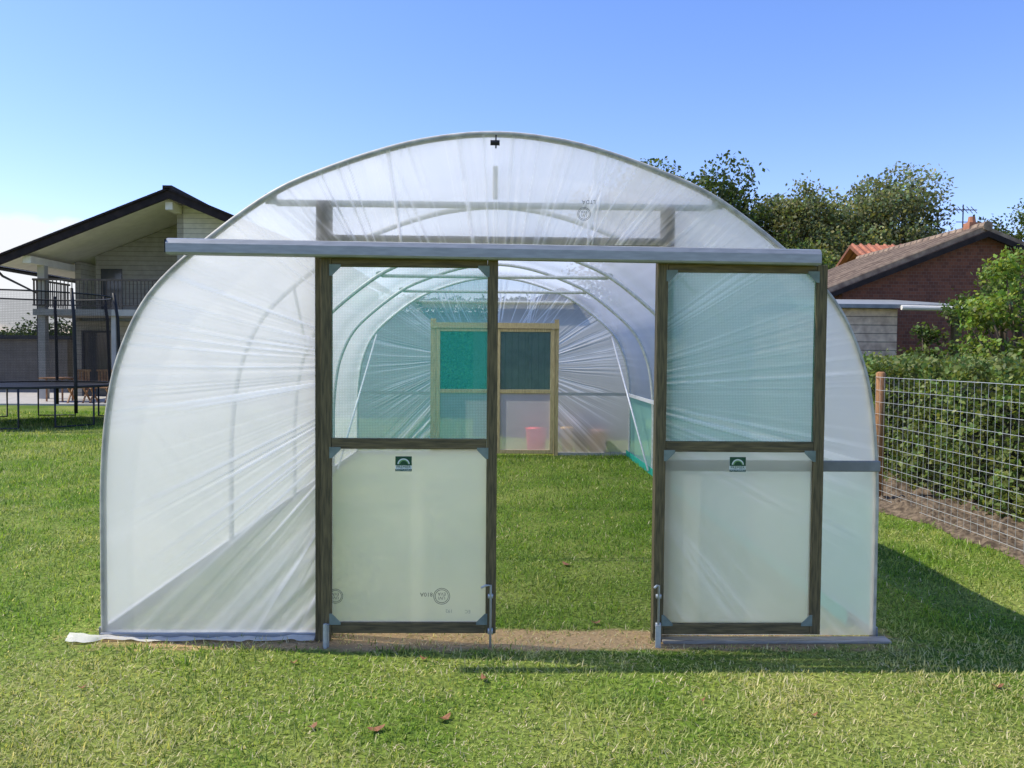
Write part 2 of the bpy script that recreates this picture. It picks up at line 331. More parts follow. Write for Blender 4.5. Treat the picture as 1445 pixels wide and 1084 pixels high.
def grass():
    n=380000
    u=rng.random(n*2)
    Y=(np.sqrt(2.3)+u*(np.sqrt(21)-np.sqrt(2.3)))**2
    X=rng.uniform(-1,1,n*2)*(Y*.72+1.0)
    keep=~(X>soiledge(Y)+rng.normal(0,.05,n*2))
    bare=(np.abs(X)<2.25)&(np.abs(Y-4.36)<.08+.14*vnoise(X,Y,5,4)); keep&=~(bare&(rng.random(n*2)<.70))
    keep&=~((X>.9)&(X<2.2)&(np.abs(Y-4.32)<.06))
    clump=vnoise(X,Y,9,6); keep&=(rng.random(n*2)<.35+.8*clump)
    X=X[keep][:n];Y=Y[keep][:n]; m=len(X); bare=bare[keep][:n]
    sc=(Y/3.2)**.5
    Lh=rng.uniform(.010,.038,m)*sc*(.45+.9*vnoise(X,Y,2,2.2)); W=rng.uniform(.0013,.0024,m)*sc*1.2
    az=rng.uniform(0,2*np.pi,m); lean=rng.uniform(.3,1.5,m)
    dx=np.cos(az);dy=np.sin(az); px=-dy;py=dx
    B=np.stack([X,Y,np.zeros(m)],1)
    D=np.stack([dx*np.sin(lean),dy*np.sin(lean),np.cos(lean)],1); D2=np.stack([dx*np.sin(lean*1.25),dy*np.sin(lean*1.25),np.clip(np.cos(lean*1.25),-.1,1)],1)
    S=np.stack([px,py,np.zeros(m)],1)*W[:,None]
    mid=B+D*(Lh*.55)[:,None]; tip=mid+D2*(Lh*.6)[:,None]
    V=np.stack([B-S,B+S,mid+S*.8,mid-S*.8,tip],1).reshape(-1,3)
    i=np.arange(m)*5
    F=np.concatenate([np.stack([i,i+1,i+2],1),np.stack([i,i+2,i+3],1),np.stack([i+3,i+2,i+4],1)])
    big=vnoise(X,Y,21,.9)*.45+vnoise(X,Y,22,3)*.3+vnoise(X,Y,24,9)*.25
    front=np.clip((4.6-Y)/.7,0,1)
    inside=(Y>4.5)&(np.abs(X)<2.1)
    dry=np.clip((big-.40)*2.2*(1-.4*inside)+front*(.14+.80*vnoise(X,Y,33,2.1)),0,1)
    dry=np.clip(dry+rng.normal(0,.15,m)+bare*.8,0,1)[:,None]
    gr=np.array([.19,.32,.03]); gd=np.array([.54,.51,.21]); dk=np.array([.065,.145,.017])
    c=gr*(1-dry)+gd*dry; kk=(rng.random(m)<.30)[:,None]; c=np.where(kk,dk+dry*np.array([.09,.06,.02]),c)
    st=(rng.random(m)<.03+.20*front*vnoise(X,Y,35,3)+.4*bare)[:,None]; c=np.where(st,np.array([.70,.60,.37]),c)
    c=c*rng.uniform(.75,1.25,m)[:,None]
    o=fastmesh('grass',V,F,'grass',tint=np.repeat(c,5,0)); o['kind']='stuff'
grass()

# ---------------------------------------------------------------- polytunnel
YF,YB=4.39,12.51
prof=[(2.13,0),(2.13,.45),(2.125,.9),(2.09,1.28),(2.02,1.57),(1.87,1.87),(1.61,2.13),(1.22,2.42),(.88,2.575),(.53,2.69),(.25,2.745),(0,2.763)]
def cat(pts,per=7):
    P=[np.array(p,float) for p in pts]; P=[2*P[0]-P[1]]+P+[np.array([-P[-2][0],P[-2][1]])]
    out=[]
    for i in range(1,len(P)-2):
        for k in range(per):
            t=k/per; a,b,c,d=P[i-1],P[i],P[i+1],P[i+2]
            out.append(.5*((2*b)+(-a+c)*t+(2*a-5*b+4*c-d)*t*t+(-a+3*b-3*c+d)*t**3))
    out.append(P[-2]); return np.array(out)
H=cat(prof); FULL=np.concatenate([H,(H[::-1]*[-1,1])[1:]])
def xprof(z): return np.interp(z,H[:,1],H[:,0])
def ztop(x): return np.interp(np.abs(x),H[::-1,0],H[::-1,1])
T=root('polytunnel','arched polythene polytunnel with sliding timber doors on the lawn','polytunnel',(0,YF,0))
HY=[YF+2.03*i for i in range(5)]
for i,y in enumerate(HY):
    part('hoop',MB().tube([(x*.985 if 0<i<4 else x,y,z-(.02 if 0<i<4 else 0)) for x,z in FULL],.017 if i in(0,4) else .021,10),'wrap' if i==0 else 'galv',T,True)
    zc=2.39; xc=1.24
    mb=MB().tube([(-xc,y+.05,zc+.03),(-xc+.05,y+.05,zc),(xc-.05,y+.05,zc),(xc,y+.05,zc+.03)],.019,8)
    mb.box(-xc-.01,-xc+.05,y+.022,y+.028,zc-.012,zc+.045).box(xc-.05,xc+.01,y+.022,y+.028,zc-.012,zc+.045)
    part('crossbar',mb,'galv',T,False)
part('side_rail',MB().box(2.08-.012,2.08+.012,YF+.03,YB-.03,.935,.985),'galv_bright',T,bevel=.003)
for sx in(-1,1):
    part('brace',MB().tube([(sx*1.83,YB-.03,1.86),(sx*2.04,HY[3],.05)],.014,8),'galv_bright',T,True)
    part('brace',MB().tube([(sx*1.60,HY[1],2.1),(sx*1.96,HY[2],1.55)],.015,8),'galv_bright',T,True)
    part('base_rail',MB().box(sx*2.15-.02,sx*2.15+.02,YF+.02,YB-.02,.0,.05),'alu',T)
def cover():
    ny=220
    idx=[i for i in range(len(FULL)) if not (FULL[i,0]>1.9 and FULL[i,1]<.95)]
    pr=FULL[idx]; pr=np.concatenate([[[float(xprof(.96)),.96]],pr]) 
    t=np.linspace(0,len(pr)-1,220); pr=np.stack([np.interp(t,range(len(pr)),pr[:,0]),np.interp(t,range(len(pr)),pr[:,1])],1)
    ys=np.linspace(YF-.005,YB+.005,ny)
    yy,tt=np.meshgrid(ys,np.arange(len(pr)),indexing='ij')
    X=pr[:,0][None,:].repeat(ny,0); Z=pr[:,1][None,:].repeat(ny,0)
    near=np.exp(-np.minimum(np.abs(yy-YF),np.abs(yy-YB))/.35)
    ph=((yy-YF)/2.03)%1; sag=np.sin(ph*np.pi)**2*.014*np.clip(Z/1.5,0,1)
    s=1.006-sag
    V=np.stack([X*s,yy,Z*(1.006-sag*.6)],2).reshape(-1,3)
    fold_sheen=np.clip((vnoise(tt*.8,yy*.5,43)-.55)*2,0,1)*(.25+.75*near)
    m=len(pr); i,j=np.meshgrid(np.arange(ny-1),np.arange(m-1),indexing='ij'); a=(i*m+j).ravel()
    F=np.stack([a,a+1,a+m+1,a+m],1)
    fastmesh('cover',V,F,'poly',T,smooth=True,attr=fold_sheen.ravel())
cover()
zz=np.linspace(.02,.96,12)
mb=MB(); vs=[];fs=[]
ysn=np.linspace(YF+.02,YB,40)
for y in ysn:
    for z in zz: vs.append((float(xprof(z))*1.006+.004*math.sin(y*5+z*7),y,z))
for i in range(39):
    for k in range(11): fs.append((i*12+k,i*12+k+1,(i+1)*12+k+1,(i+1)*12+k))
part('side_netting',MB().add(vs,fs),'net_side',T,True)
part('skirt',MB().box(2.07,2.08,YF+.2,YB-.05,0,.09),'teal',T)
def tab(seed,n): return np.random.default_rng(seed).random(n)
def lin(x,t):
    x=x%len(t); i=np.floor(x).astype(int); f=x-i; f=f*f*(3-2*f); return t[i%len(t)]*(1-f)+t[(i+1)%len(t)]*f
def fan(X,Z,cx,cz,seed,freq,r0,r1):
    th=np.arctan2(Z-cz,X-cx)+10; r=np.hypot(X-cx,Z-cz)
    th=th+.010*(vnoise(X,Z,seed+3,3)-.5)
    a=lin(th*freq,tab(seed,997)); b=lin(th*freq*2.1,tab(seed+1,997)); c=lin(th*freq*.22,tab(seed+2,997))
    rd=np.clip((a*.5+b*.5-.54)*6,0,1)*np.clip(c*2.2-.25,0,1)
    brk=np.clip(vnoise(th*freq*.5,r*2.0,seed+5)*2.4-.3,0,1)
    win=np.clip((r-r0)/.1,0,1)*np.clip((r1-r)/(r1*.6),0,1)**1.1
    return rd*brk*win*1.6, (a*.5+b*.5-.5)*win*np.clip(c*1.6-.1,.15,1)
def gable(yp,sgn,seed,name,xo=(-.93,.90),damp=.008,zo=2.17):
    Vs=[];Fs=[];As=[];o=0
    def patch(X,Z):
        nonlocal o
        f=np.zeros_like(X); d=np.zeros_like(X)
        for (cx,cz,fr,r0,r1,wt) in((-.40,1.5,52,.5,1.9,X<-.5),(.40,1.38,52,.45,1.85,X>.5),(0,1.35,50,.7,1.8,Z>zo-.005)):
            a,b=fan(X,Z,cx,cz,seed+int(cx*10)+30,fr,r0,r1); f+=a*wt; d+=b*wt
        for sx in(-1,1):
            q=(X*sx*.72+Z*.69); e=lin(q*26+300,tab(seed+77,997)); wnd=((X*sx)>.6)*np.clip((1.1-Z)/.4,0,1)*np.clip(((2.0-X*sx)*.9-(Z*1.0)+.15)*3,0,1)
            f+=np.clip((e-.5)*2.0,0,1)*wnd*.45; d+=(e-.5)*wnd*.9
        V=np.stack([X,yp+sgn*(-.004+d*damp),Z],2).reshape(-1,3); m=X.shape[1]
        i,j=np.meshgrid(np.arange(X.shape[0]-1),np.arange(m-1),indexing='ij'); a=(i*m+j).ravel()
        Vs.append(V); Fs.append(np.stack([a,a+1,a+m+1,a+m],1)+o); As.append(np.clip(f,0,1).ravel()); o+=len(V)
    z=np.linspace(.02,zo,380)[:,None]
    for sx,xin in((-1,xo[0]),(1,xo[1])):
        t=np.linspace(0,1,260)[None,:]; X=xin+(sx*xprof(z)-xin)*t; Z=np.broadcast_to(z,X.shape); patch(X,Z.copy())
    xe=float(xprof(zo)); x=np.linspace(-xe,xe,620)[None,:]; t=np.linspace(0,1,80)[:,None]
    Z=zo+(ztop(x)-zo)*t; patch(np.broadcast_to(x,Z.shape).copy(),Z)
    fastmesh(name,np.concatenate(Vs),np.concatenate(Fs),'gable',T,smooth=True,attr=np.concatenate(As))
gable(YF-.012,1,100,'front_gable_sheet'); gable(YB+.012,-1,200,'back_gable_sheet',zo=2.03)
part('door_post',MB().box(-.975,-.895,YF+.01,YF+.07,0,2.40),'timber',T,bevel=.004)
part('door_post',MB().box(.915,.985,YF+.01,YF+.07,0,2.38),'timber',T,bevel=.004)
part('door_jamb',MB().box(-.965,-.885,YF-.06,YF-.02,.0,2.12),'timber',T,bevel=.004)
part('door_jamb',MB().box(.875,.93,YF-.06,YF-.02,.0,2.10),'timber',T,bevel=.004)
part('lintel',MB().box(-.893,.912,YF+.012,YF+.06,2.175,2.215),'timber_h',T,bevel=.004)
part('gable_rail',MB().box(.94,2.13,YF-.05,YF-.022,.94,1.0),'midrail',T,bevel=.006)
part('gable_rail',MB().box(1.0,2.08,YB-.06,YB-.03,.94,.985),'alu',T); part('gable_rail',MB().box(-2.08,-1.0,YB-.06,YB-.03,.94,.985),'alu',T)
part('base_board',MB().box(-2.14,-.97,YF-.03,YF+.03,0,.035),'alu',T,bevel=.004)
part('base_board',MB().box(.93,2.19,YF-.10,YF-.02,0,.016),'board',T,bevel=.004)
part('ridge_clamp',MB().tube([(-.03,YF-.03,2.71),(.02,YF-.03,2.71)],.014,10).box(-.004,.004,YF-.04,YF-.03,2.68,2.75),'dark',T)
part('fold_glint',MB().box(-.016,.012,YF+.02,YF+.045,2.42,2.60),'white',T,bevel=.006)  # white box standing for sun reflected in a crease, no bracket there
part('base_board',MB().box(-2.10,-.98,YB-.03,YB+.03,0,.04),'alu',T); part('base_board',MB().box(.98,2.10,YB-.03,YB+.03,0,.04),'alu',T)
def rail(y,x0,x1,zl,zr,name='door_rail',h=.085):
    sec=[(-.028,-h/2),(-.034,-h/2+.01),(-.034,h/2-.03),(-.02,h/2-.006),(0,h/2),(.02,h/2-.006),(.034,h/2-.03),(.034,-h/2+.01),(.028,-h/2),(.012,-h/2),(.012,-h/2+.02),(-.012,-h/2+.02),(-.012,-h/2)]
    n=len(sec); vs=[(x0,y+a,zl+b) for a,b in sec]+[(x1,y+a,zr+b) for a,b in sec]
    fs=[(i,(i+1)%n,n+(i+1)%n,n+i) for i in range(n)]+[tuple(range(n)),tuple(range(2*n-1,n-1,-1))]
    return part(name,MB().add(vs,fs),'alu',T,bevel=0)
rail(4.235,-1.705,1.72,2.121,2.098)
part('rail_end_cap',MB().box(-1.712,-1.705,4.205,4.265,2.085,2.155),'dark',T)
def sign_mesh(x0,x1,z0,z1,y):
    mb=MB(); w=x1-x0; h=z1-z0; mb.cur=0; mb.box(x0,x1,y,y+.004,z0,z1)
    mb.cur=1; mb.box(x0,x1,y-.002,y-.0005,z0+h*.40,z1)
    cx=(x0+x1)/2
    mb.cur=1; mb.box(x0,x1,y-.002,y-.0005,z0,z0+h*.15)
    for k,(rr,c) in enumerate(((.34,0),(.27,2),(.18,1))):
        mb.cur=c; pts=[(cx+w*rr*1.1*math.cos(t),z0+h*.47+h*rr*1.15*math.sin(t)) for t in np.linspace(.05,math.pi-.05,16)]
        pts2=[(cx+w*rr*.86*math.cos(t)+w*.02,z0+h*.47+h*rr*.86*math.sin(t)) for t in np.linspace(math.pi-.05,.05,16)]
        ring=pts; ring2=list(reversed(pts2))
        vs=[(a,y-.003-k*.0004,b) for a,b in ring]+[(a,y-.003-k*.0004,b) for a,b in ring2]
        mb.add(vs,[(i,i+1,16+i+1,16+i) for i in range(15)])
    mb.cur=1; mb.text('PREMIER',cx,y-.001,z0+h*.28,w*.235)
    mb.cur=0; mb.text('POLYTUNNELS',cx,y-.003,z0+h*.075,w*.135)
    return mb
def printmark(x,z,s,kind,y,parent,mt='print'):
    mb=MB()
    if kind=='logo':
        for r in(1,.82):
            a=[(x+s*r*math.cos(t),z+s*r*math.sin(t)) for t in np.linspace(0,2*math.pi,25)]
            b=[(x+s*(r-.07)*math.cos(t),z+s*(r-.07)*math.sin(t)) for t in np.linspace(0,2*math.pi,25)]
            mb.add([(p,y,q) for p,q in a+b],[(i,i+1,25+i+1,25+i) for i in range(24)])
        mb.text('EVA',x,y,z+s*.28,s*.55,True); mb.text('UVI',x,y,z-.2*s,s*.55,True)
    else: mb.text(kind,x,y,z,s,True)
    part('printed_mark',mb,mt,parent)
def door(x0,x1,z0,z1,y,zm,name,mat='timber',path='timber_h',stile=.056,signx=None,t=.042,pr=None,netm='net',pm='panel'):
    mb=MB(); mb.cur=0
    mb.box(x0,x0+stile,y,y+t,z0,z1).box(x1-stile,x1,y,y+t,z0,z1)
    mb.cur=1
    e=.001
    mb.box(x0+stile+e,x1-stile-e,y+.002,y+t-.002,z1-.045,z1).box(x0+stile+e,x1-stile-e,y+.002,y+t-.002,zm-.028,zm+.028).box(x0+stile+e,x1-stile-e,y+.002,y+t-.002,z0,z0+.058)
    D=part(name,mb,[mat,path],T,bevel=.003)
    mx=(x0+stile,x1-stile)
    part('netting_panel',MB().add([(mx[0]-.01,y+t*.5,zm+.02),(mx[1]+.01,y+t*.5,zm+.02),(mx[1]+.01,y+t*.5,z1-.03),(mx[0]-.01,y+t*.5,z1-.03)],[(0,1,2,3)]),netm,D)
    part('lower_panel',MB().add([(mx[0]-.01,y+t*.5,z0+.04),(mx[1]+.01,y+t*.5,z0+.04),(mx[1]+.01,y+t*.5,zm-.02),(mx[0]-.01,y+t*.5,zm-.02)],[(0,1,2,3)]),pm,D)
    g=.050
    if t>.041:
        for (cz,sz) in((z1-.045,-1),(zm-.028,-1),(z0+.058,1)):
            for (cx,sx) in((mx[0],1),(mx[1],-1)):
                mb=MB().prism([(cx-sx*.010,cz-sz*.010),(cx+sx*g,cz-sz*.010),(cx+sx*g,cz+sz*.004),(cx+sx*.004,cz+sz*g),(cx-sx*.010,cz+sz*g)],y-.0035,y-.001)
                part('corner_plate',mb,'plate',D)
    if signx:
        part('maker_sign',sign_mesh(*signx,y-.006),['white_sign','green_sign','light_sign'],D)
    for q in (pr or []): printmark(*q[:4],y+t*.5-.003,D,q[4] if len(q)>4 else 'print')
    return D
yd=4.262
d1=door(-.920,.017,.068,2.074,yd,1.090,'sliding_door',signx=(-.523,-.436,.945,1.025),pr=[(-.275,.265,.045,'logo'),(-.845,.265,.040,'logo'),(-.358,.275,.032,'810A'),(-.235,.185,.026,'192','faint'),(-.135,.182,.026,'EC','faint')])
d2=door(.867,1.780,.062,2.062,yd,1.083,'sliding_door',signx=(1.267,1.354,.95,1.03))
def bolt(D,x,z0,z1,hook,y=yd-.014):
    mb=MB().tube([(x,y,z0),(x,y,z1),(x+hook*.5,y-.02,z1+.004),(x+hook,y-.03,z1-.006)],.0065,8)
    mb.box(x-.014,x+.014,y-.004,y+.012,z0+.10,z0+.13)
    if z1>.3: mb.box(x-.014,x+.014,y-.004,y+.012,z1-.07,z1-.05)
    part('drop_bolt',mb,'galv',D,True)
bolt(d1,-.012,-.03,.335,-.05); bolt(d2,.893,-.0,.335,-.03); 
part('floor_guide',MB().box(-.905,-.875,yd-.02,yd+.0,0,.12).tube([(-.89,yd-.03,.0),(-.89,yd-.03,.13)],.010,8),'galv',T)
part('floor_guide',MB().box(.876,.905,yd-.03,yd-.021,0,.12),'galv',T)
printmark(.48,2.335,.036,'logo',YF-.03,T); printmark(.505,2.40,.030,'LTDA',YF-.03,T)
door(-.90,.02,.03,1.97,YB-.10,1.00,'back_door','timber_lit','timber_lit',.06,t=.04,pm='panel_back')
door(.03,.93,.03,1.97,YB-.10,1.00,'back_door','timber_lit','timber_lit',.06,t=.04,netm='net_grey',pm='panel_back')
part('door_post',MB().box(-.99,-.905,YB-.07,YB-.01,0,2.12),'timber_lit',T); part('door_post',MB().box(.935,1.0,YB-.07,YB-.01,0,2.12),'timber_lit',T)
part('lintel',MB().box(-.99,1.0,YB-.13,YB-.075,1.975,2.06),'timber_lit',T)
def flap(x0,x1,ext,h0,name):
    vs=[];fs=[]; nx,nyy=90,8
    for i in range(nx):
        x=x0+(x1-x0)*i/(nx-1); e=min(1,max(0,(x0+ext-x)/ext)) if ext else 0
        for k in range(nyy):
            v=k/(nyy-1); wv=.02+.05*float(vnoise(x*5,0,8))+.05*math.sin(e*math.pi)
            y=YF-.035-v*wv
            z=.008+(1-v)*(h0+.03*e)*float(vnoise(x*9,1,18))+.012*float(vnoise(x*22,v*5,12))
            vs.append((x,y,z))
    for i in range(nx-1):
        for k in range(nyy-1): fs.append((i*nyy+k,i*nyy+k+1,(i+1)*nyy+k+1,(i+1)*nyy+k))
    part(name,MB().add(vs,fs),'flap',T,True)
flap(-2.30,-.97,.18,.02,'polythene_flap'); 

# ---------------------------------------------------------------- things behind tunnel
b=root('storage_tub','red plastic tub standing on grass behind the polytunnel','tub',(.68,12.80,0))
part('tub',MB().tube([(.68,12.80,0),(.68,12.80,.02),(.68,12.80,.38),(.68,12.80,.40)],[.12,.14,.17,.185],20),'red',b,True)
part('handle',MB().tube([(.52,12.80,.38),(.56,12.80,.48),(.68,12.80,.51),(.80,12.80,.48),(.84,12.80,.38)],.010,8),'dark',b,True)
for (x,mt,h,r,lb,nm,ct) in((1.18,'yellow',.42,.11,'yellow plastic bucket on grass by the back doors','bucket','bucket'),(1.66,'terracotta',.40,.18,'terracotta plant pot on grass beside a bucket','plant_pot','plant pot'),(1.40,'dark',.55,.14,'dark plastic plant pot behind the polytunnel film','plant_pot','plant pot')):
    q=root(nm,lb,ct,(x,12.75,0))
    part('vessel',MB().tube([(x,12.75,0),(x,12.75,h*.9),(x,12.75,h*.9),(x,12.75,h)],[r*.7,r,r*1.12,r*1.12],18),mt,q,True)
    part('handle' if nm=='bucket' else 'soil',(MB().tube([(x-r,12.75,h),(x,12.75,h+.14),(x+r,12.75,h)],.008,6) if nm=='bucket' else MB().tube([(x,12.75,h),(x,12.75,h+.01)],r*.95,16)),'dark',q)
sh=root('garden_shed','dark timber garden shed standing behind the polytunnel','shed',(1.2,15.2,0))
part('wall',MB().prism([(-.4,0),(2.9,0),(2.9,2.1),(1.25,2.75),(-.4,2.1)],15.2,17.2),'shed',sh)
part('roof',MB().prism([(-.55,2.06),(1.25,2.77),(3.05,2.06),(3.05,2.12),(1.25,2.84),(-.55,2.12)],15.05,17.35),'slate',sh)
part('door',MB().box(.7,1.5,15.16,15.195,.05,1.9).box(.66,.7,15.15,15.198,.05,1.94),'shed',sh)

# ---------------------------------------------------------------- left house
A=(-10.0,6.42); sl_=.405
zr=lambda x:A[1]-sl_*abs(x-A[0])
Hs=root('house','cream timber clad house with dark gabled roof and balcony','house',(-10,27,0))
def slab(dz0,dz1,x0,x1): return [(x0,zr(x0)+dz0),(x1,zr(x1)+dz0),(x1,zr(x1)+dz1),(x0,zr(x0)+dz1)]
mb=MB(); mb.prism(slab(.0,.12,-15.45,A[0]),24.95,37); mb.prism(slab(.0,.12,A[0],-4.6),24.95,37)
R_=part('roof',mb,'rooftile',Hs)
mb=MB(); mb.prism(slab(-.16,.10,-15.40,A[0]),24.86,24.94); mb.prism(slab(-.16,.10,A[0],-4.65),24.86,24.94); part('bargeboard',mb,'barge',R_)
mb=MB()
for k in range(17):
    for sx in(-1,1):
        x=A[0]+sx*(.16+k*.315); z=zr(x)+.12; mb.prism([(x-.15,z+sx*.06-.03),(x+.15,z-sx*.06-.03),(x+.15,z-sx*.06+.035),(x-.15,z+sx*.06+.035)],24.8,25.2)
mb.box(A[0]-.14,A[0]+.14,24.8,37,A[1]+.1,A[1]+.22); part('verge_tile',mb,'barge',R_)
mb=MB(); mb.prism(slab(-.07,-.01,-15.3,A[0]-.01),24.96,36.9); mb.prism(slab(-.07,-.01,A[0]+.01,-4.7),24.96,36.9); part('soffit',mb,'white',R_)
part('ridge_beam',MB().box(A[0]-.16,A[0]+.06,25.05,27.9,A[1]-.47,A[1]-.23),'white',R_)
part('eave_beam',MB().box(-14.55,-14.3,25.1,27.9,zr(-14.3)-.40,zr(-14.3)-.18),'white',R_)
part('gutter',MB().tube([(-15.5,24.9,4.15),(-15.5,36,4.15)],.07,8).tube([(-15.5,25.3,4.12),(-15.4,25.5,3.9),(-14.6,26,3.4),(-14.6,26,.05)],.04,8),'slate',Hs)
mb=MB(); mb.prism([(-9.9,.05),(-5.2,.05),(-5.2,zr(-5.2)-.09),(-9.9,zr(-9.9)-.09)],25.8,26.0)
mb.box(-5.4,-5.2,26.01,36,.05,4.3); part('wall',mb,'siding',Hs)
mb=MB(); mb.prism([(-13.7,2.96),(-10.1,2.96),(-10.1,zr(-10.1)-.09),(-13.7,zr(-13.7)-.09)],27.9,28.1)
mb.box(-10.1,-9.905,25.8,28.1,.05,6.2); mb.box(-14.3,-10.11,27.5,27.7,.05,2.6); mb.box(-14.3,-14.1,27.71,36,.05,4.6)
part('wall',mb,'siding_shaded',Hs,label='shaded grey weatherboard wall behind the balcony')
bal=part('balcony',MB().box(-14.6,-10.11,25.7,27.9,2.70,2.90),'offwhite',Hs)
mb=MB().box(-14.6,-10.12,25.68,25.74,3.80,3.86); mb.box(-14.6,-10.12,25.69,25.73,3.0,3.04)
for k in range(38): mb.box(-14.58+k*.12,-14.562+k*.12,25.695,25.725,3.04,3.80)
for k in range(18): mb.box(-14.6,-14.575,25.78+k*.115,25.80+k*.115,3.0,3.80)
mb.box(-14.62,-14.56,25.75,27.9,3.80,3.86)
part('railing',mb,'railing',bal)
part('glazed_door',MB().box(-13.5,-12.8,27.85,27.89,2.96,4.4),'glass',Hs)
part('column',MB().box(-14.5,-14.28,25.8,26.02,.05,zr(-14.3)-.40),'offwhite',Hs); part('column',MB().box(-12.2,-12.06,25.8,25.94,.05,2.70),'offwhite',Hs)
for (x0,x1,z0,z1) in((-12.0,-11.2,1.05,2.2),(-13.9,-12.9,.1,2.2)):
    wv=part('window',MB().box(x0,x1,27.46,27.49,z0,z1),'glass',Hs)
    part('frame',MB().box(x0-.07,x0-.001,27.43,27.49,z0,z1).box(x1+.001,x1+.07,27.43,27.49,z0,z1).box(x0-.07,x1+.07,27.43,27.49,z1+.001,z1+.07).box(x0-.07,x1+.07,27.43,27.49,z0-.07,z0-.001),'slate',wv)
def chair(x,y,z=.05):
    c=root('garden_chair','folding teak garden chair standing on the patio','chair',(x,y,z),'teak chairs on the patio')
    for dx in(-.22,.22):
        part('leg',MB().tube([(x+dx,y-.25,z),(x+dx,y+.22,z+.62)],.03,6),'chair',c); part('leg',MB().tube([(x+dx,y+.25,z),(x+dx,y-.2,z+.44)],.03,6),'chair',c)
    mb=MB()
    for k in range(6): mb.box(x-.22,x+.22,y-.22+k*.075,y-.165+k*.075,z+.43,z+.46)
    part('seat',mb,'chair',c)
    mb=MB()
    for k in range(5): mb.box(x-.2+k*.085,x-.14+k*.085,y+.2,y+.22,z+.5,z+.92)
    mb.box(x-.24,x+.24,y+.19,y+.23,z+.92,z+.98); part('backrest',mb,'chair',c)
chair(-12.25,23.9); chair(-11.65,24.0)
tb=root('garden_table','round wooden garden table on the patio','table',(-13.2,24.6,.05))
part('table_top',MB().tube([(-13.2,24.6,.73),(-13.2,24.6,.77)],.55,20),'chair',tb)
for a in range(4):
    x=-13.2+.35*math.cos(a*1.57+.7); y=24.6+.35*math.sin(a*1.57+.7); part('leg',MB().tube([(x,y,.05),(x,y,.73)],.03,6),'chair',tb)
ob=root('outbuilding','low grey outbuilding with flat dark roof behind the garden','outbuilding',(-19,30,0))
part('wall',MB().box(-22,-15.8,30,33,0,2.0),'render_grey',ob); part('roof',MB().box(-22.2,-15.6,29.8,33.2,2.0,2.14),'slate',ob)
part('window',MB().box(-20.5,-19.2,29.96,29.99,.9,1.8),'glass',ob)

# trampoline
tx,ty,tr=-10.1,17.6,1.83
tp=root('trampoline','round black trampoline with safety net on the lawn','trampoline',(tx,ty,0))
ring=lambda r,z,n=40:[(tx+r*math.cos(2*math.pi*k/n),ty+r*math.sin(2*math.pi*k/n),z) for k in range(n+1)]
part('frame',MB().tube(ring(tr,.84),.028,8),'slate',tp,True)
n=40; vs=[(tx,ty,.80)]+ring(tr-.28,.84)[:-1]; part('mat',MB().add(vs,[(0,i+1,(i+1)%n+1) for i in range(n)]),'dark',tp)
a=ring(tr-.28,.865)[:-1]; c=ring(tr+.03,.865)[:-1]; part('edge_pad',MB().add(a+c,[(i,(i+1)%n,n+(i+1)%n,n+i) for i in range(n)]),'slate',tp)
for k in range(8):
    t=k*math.pi*2/8+.2; x,y=tx+tr*math.cos(t),ty+tr*math.sin(t)
    part('pole',MB().tube([(x,y,.3),(x,y,.9),(tx+(tr-.04)*math.cos(t),ty+(tr-.04)*math.sin(t),2.3),(tx+(tr-.12)*math.cos(t),ty+(tr-.12)*math.sin(t),2.86)],.036,8),'dark',tp,True)
    mb=MB(); pts=[]
    for tt in(t-.22,t+.22):
        pts.append((tx+tr*math.cos(tt),ty+tr*math.sin(tt)))
    mb.tube([(pts[0][0],pts[0][1],.82),(pts[0][0],pts[0][1],.04),(pts[1][0],pts[1][1],.04),(pts[1][0],pts[1][1],.82)],.022,8)
    part('leg',mb,'slate',tp,True)
n=48; a=ring(tr-.27,.86,n); c=ring(tr-.20,2.76,n); part('safety_net',MB().add(a[:-1]+c[:-1],[(i,(i+1)%n,n+(i+1)%n,n+i) for i in range(n)]),'blacknet',tp,True)
part('top_ring',MB().tube(ring(tr-.19,2.77),.018,6),'dark',tp,True)

# ---------------------------------------------------------------- right buildings
bb=root('brick_building','red brick outbuilding with weathered tiled gable roof','building',(11,20,0))
rz=lambda x:4.50-.40*abs(x-11)
part('wall',MB().prism([(7.85,0),(14.15,0),(14.15,rz(14.15)-.1),(11,4.4),(7.85,rz(7.85)-.1)],18.0,24),'brick',bb)
mb=MB(); mb.prism([(7.45,rz(7.45)-.08),(11,4.42),(11,4.53),(7.45,rz(7.45)+.03)],17.8,24.1); mb.prism([(11,4.42),(14.55,rz(14.55)-.08),(14.55,rz(14.55)+.03),(11,4.53)],17.8,24.1)
for k in range(31):
    y=17.85+k*.205
    mb.tube([(7.42,y,rz(7.42)+.04),(10.98,y,4.535)],.045,6)
RR=part('roof',mb,'brown_tile',bb)
part('ridge_tile',MB().tube([(11,17.75,4.53),(11,24.1,4.53)],.11,8),'brown_tile',RR); 
part('bargeboard',MB().prism([(7.45,rz(7.45)-.20),(11,4.28),(11,4.41),(7.45,rz(7.45)-.085)],17.72,17.79).prism([(11,4.28),(14.55,rz(14.55)-.2),(14.55,rz(14.55)-.085),(11,4.41)],17.72,17.79),'barge',RR)
part('chimney',MB().box(10.9,11.15,18.3,18.55,4.5,4.70).tube([(11.02,18.42,4.70),(11.02,18.42,4.84)],[.09,.07],10),'terracotta',RR)
ae=root('television_aerial','thin metal television aerial fixed on a mast','aerial',(13.5,23,0))
mb=MB().tube([(13.5,23,4.0),(13.5,23,6.0)],.02,6); part('mast',mb,'slate',ae)
mb=MB().tube([(13.2,23,5.85),(13.9,23,5.85)],.015,6)
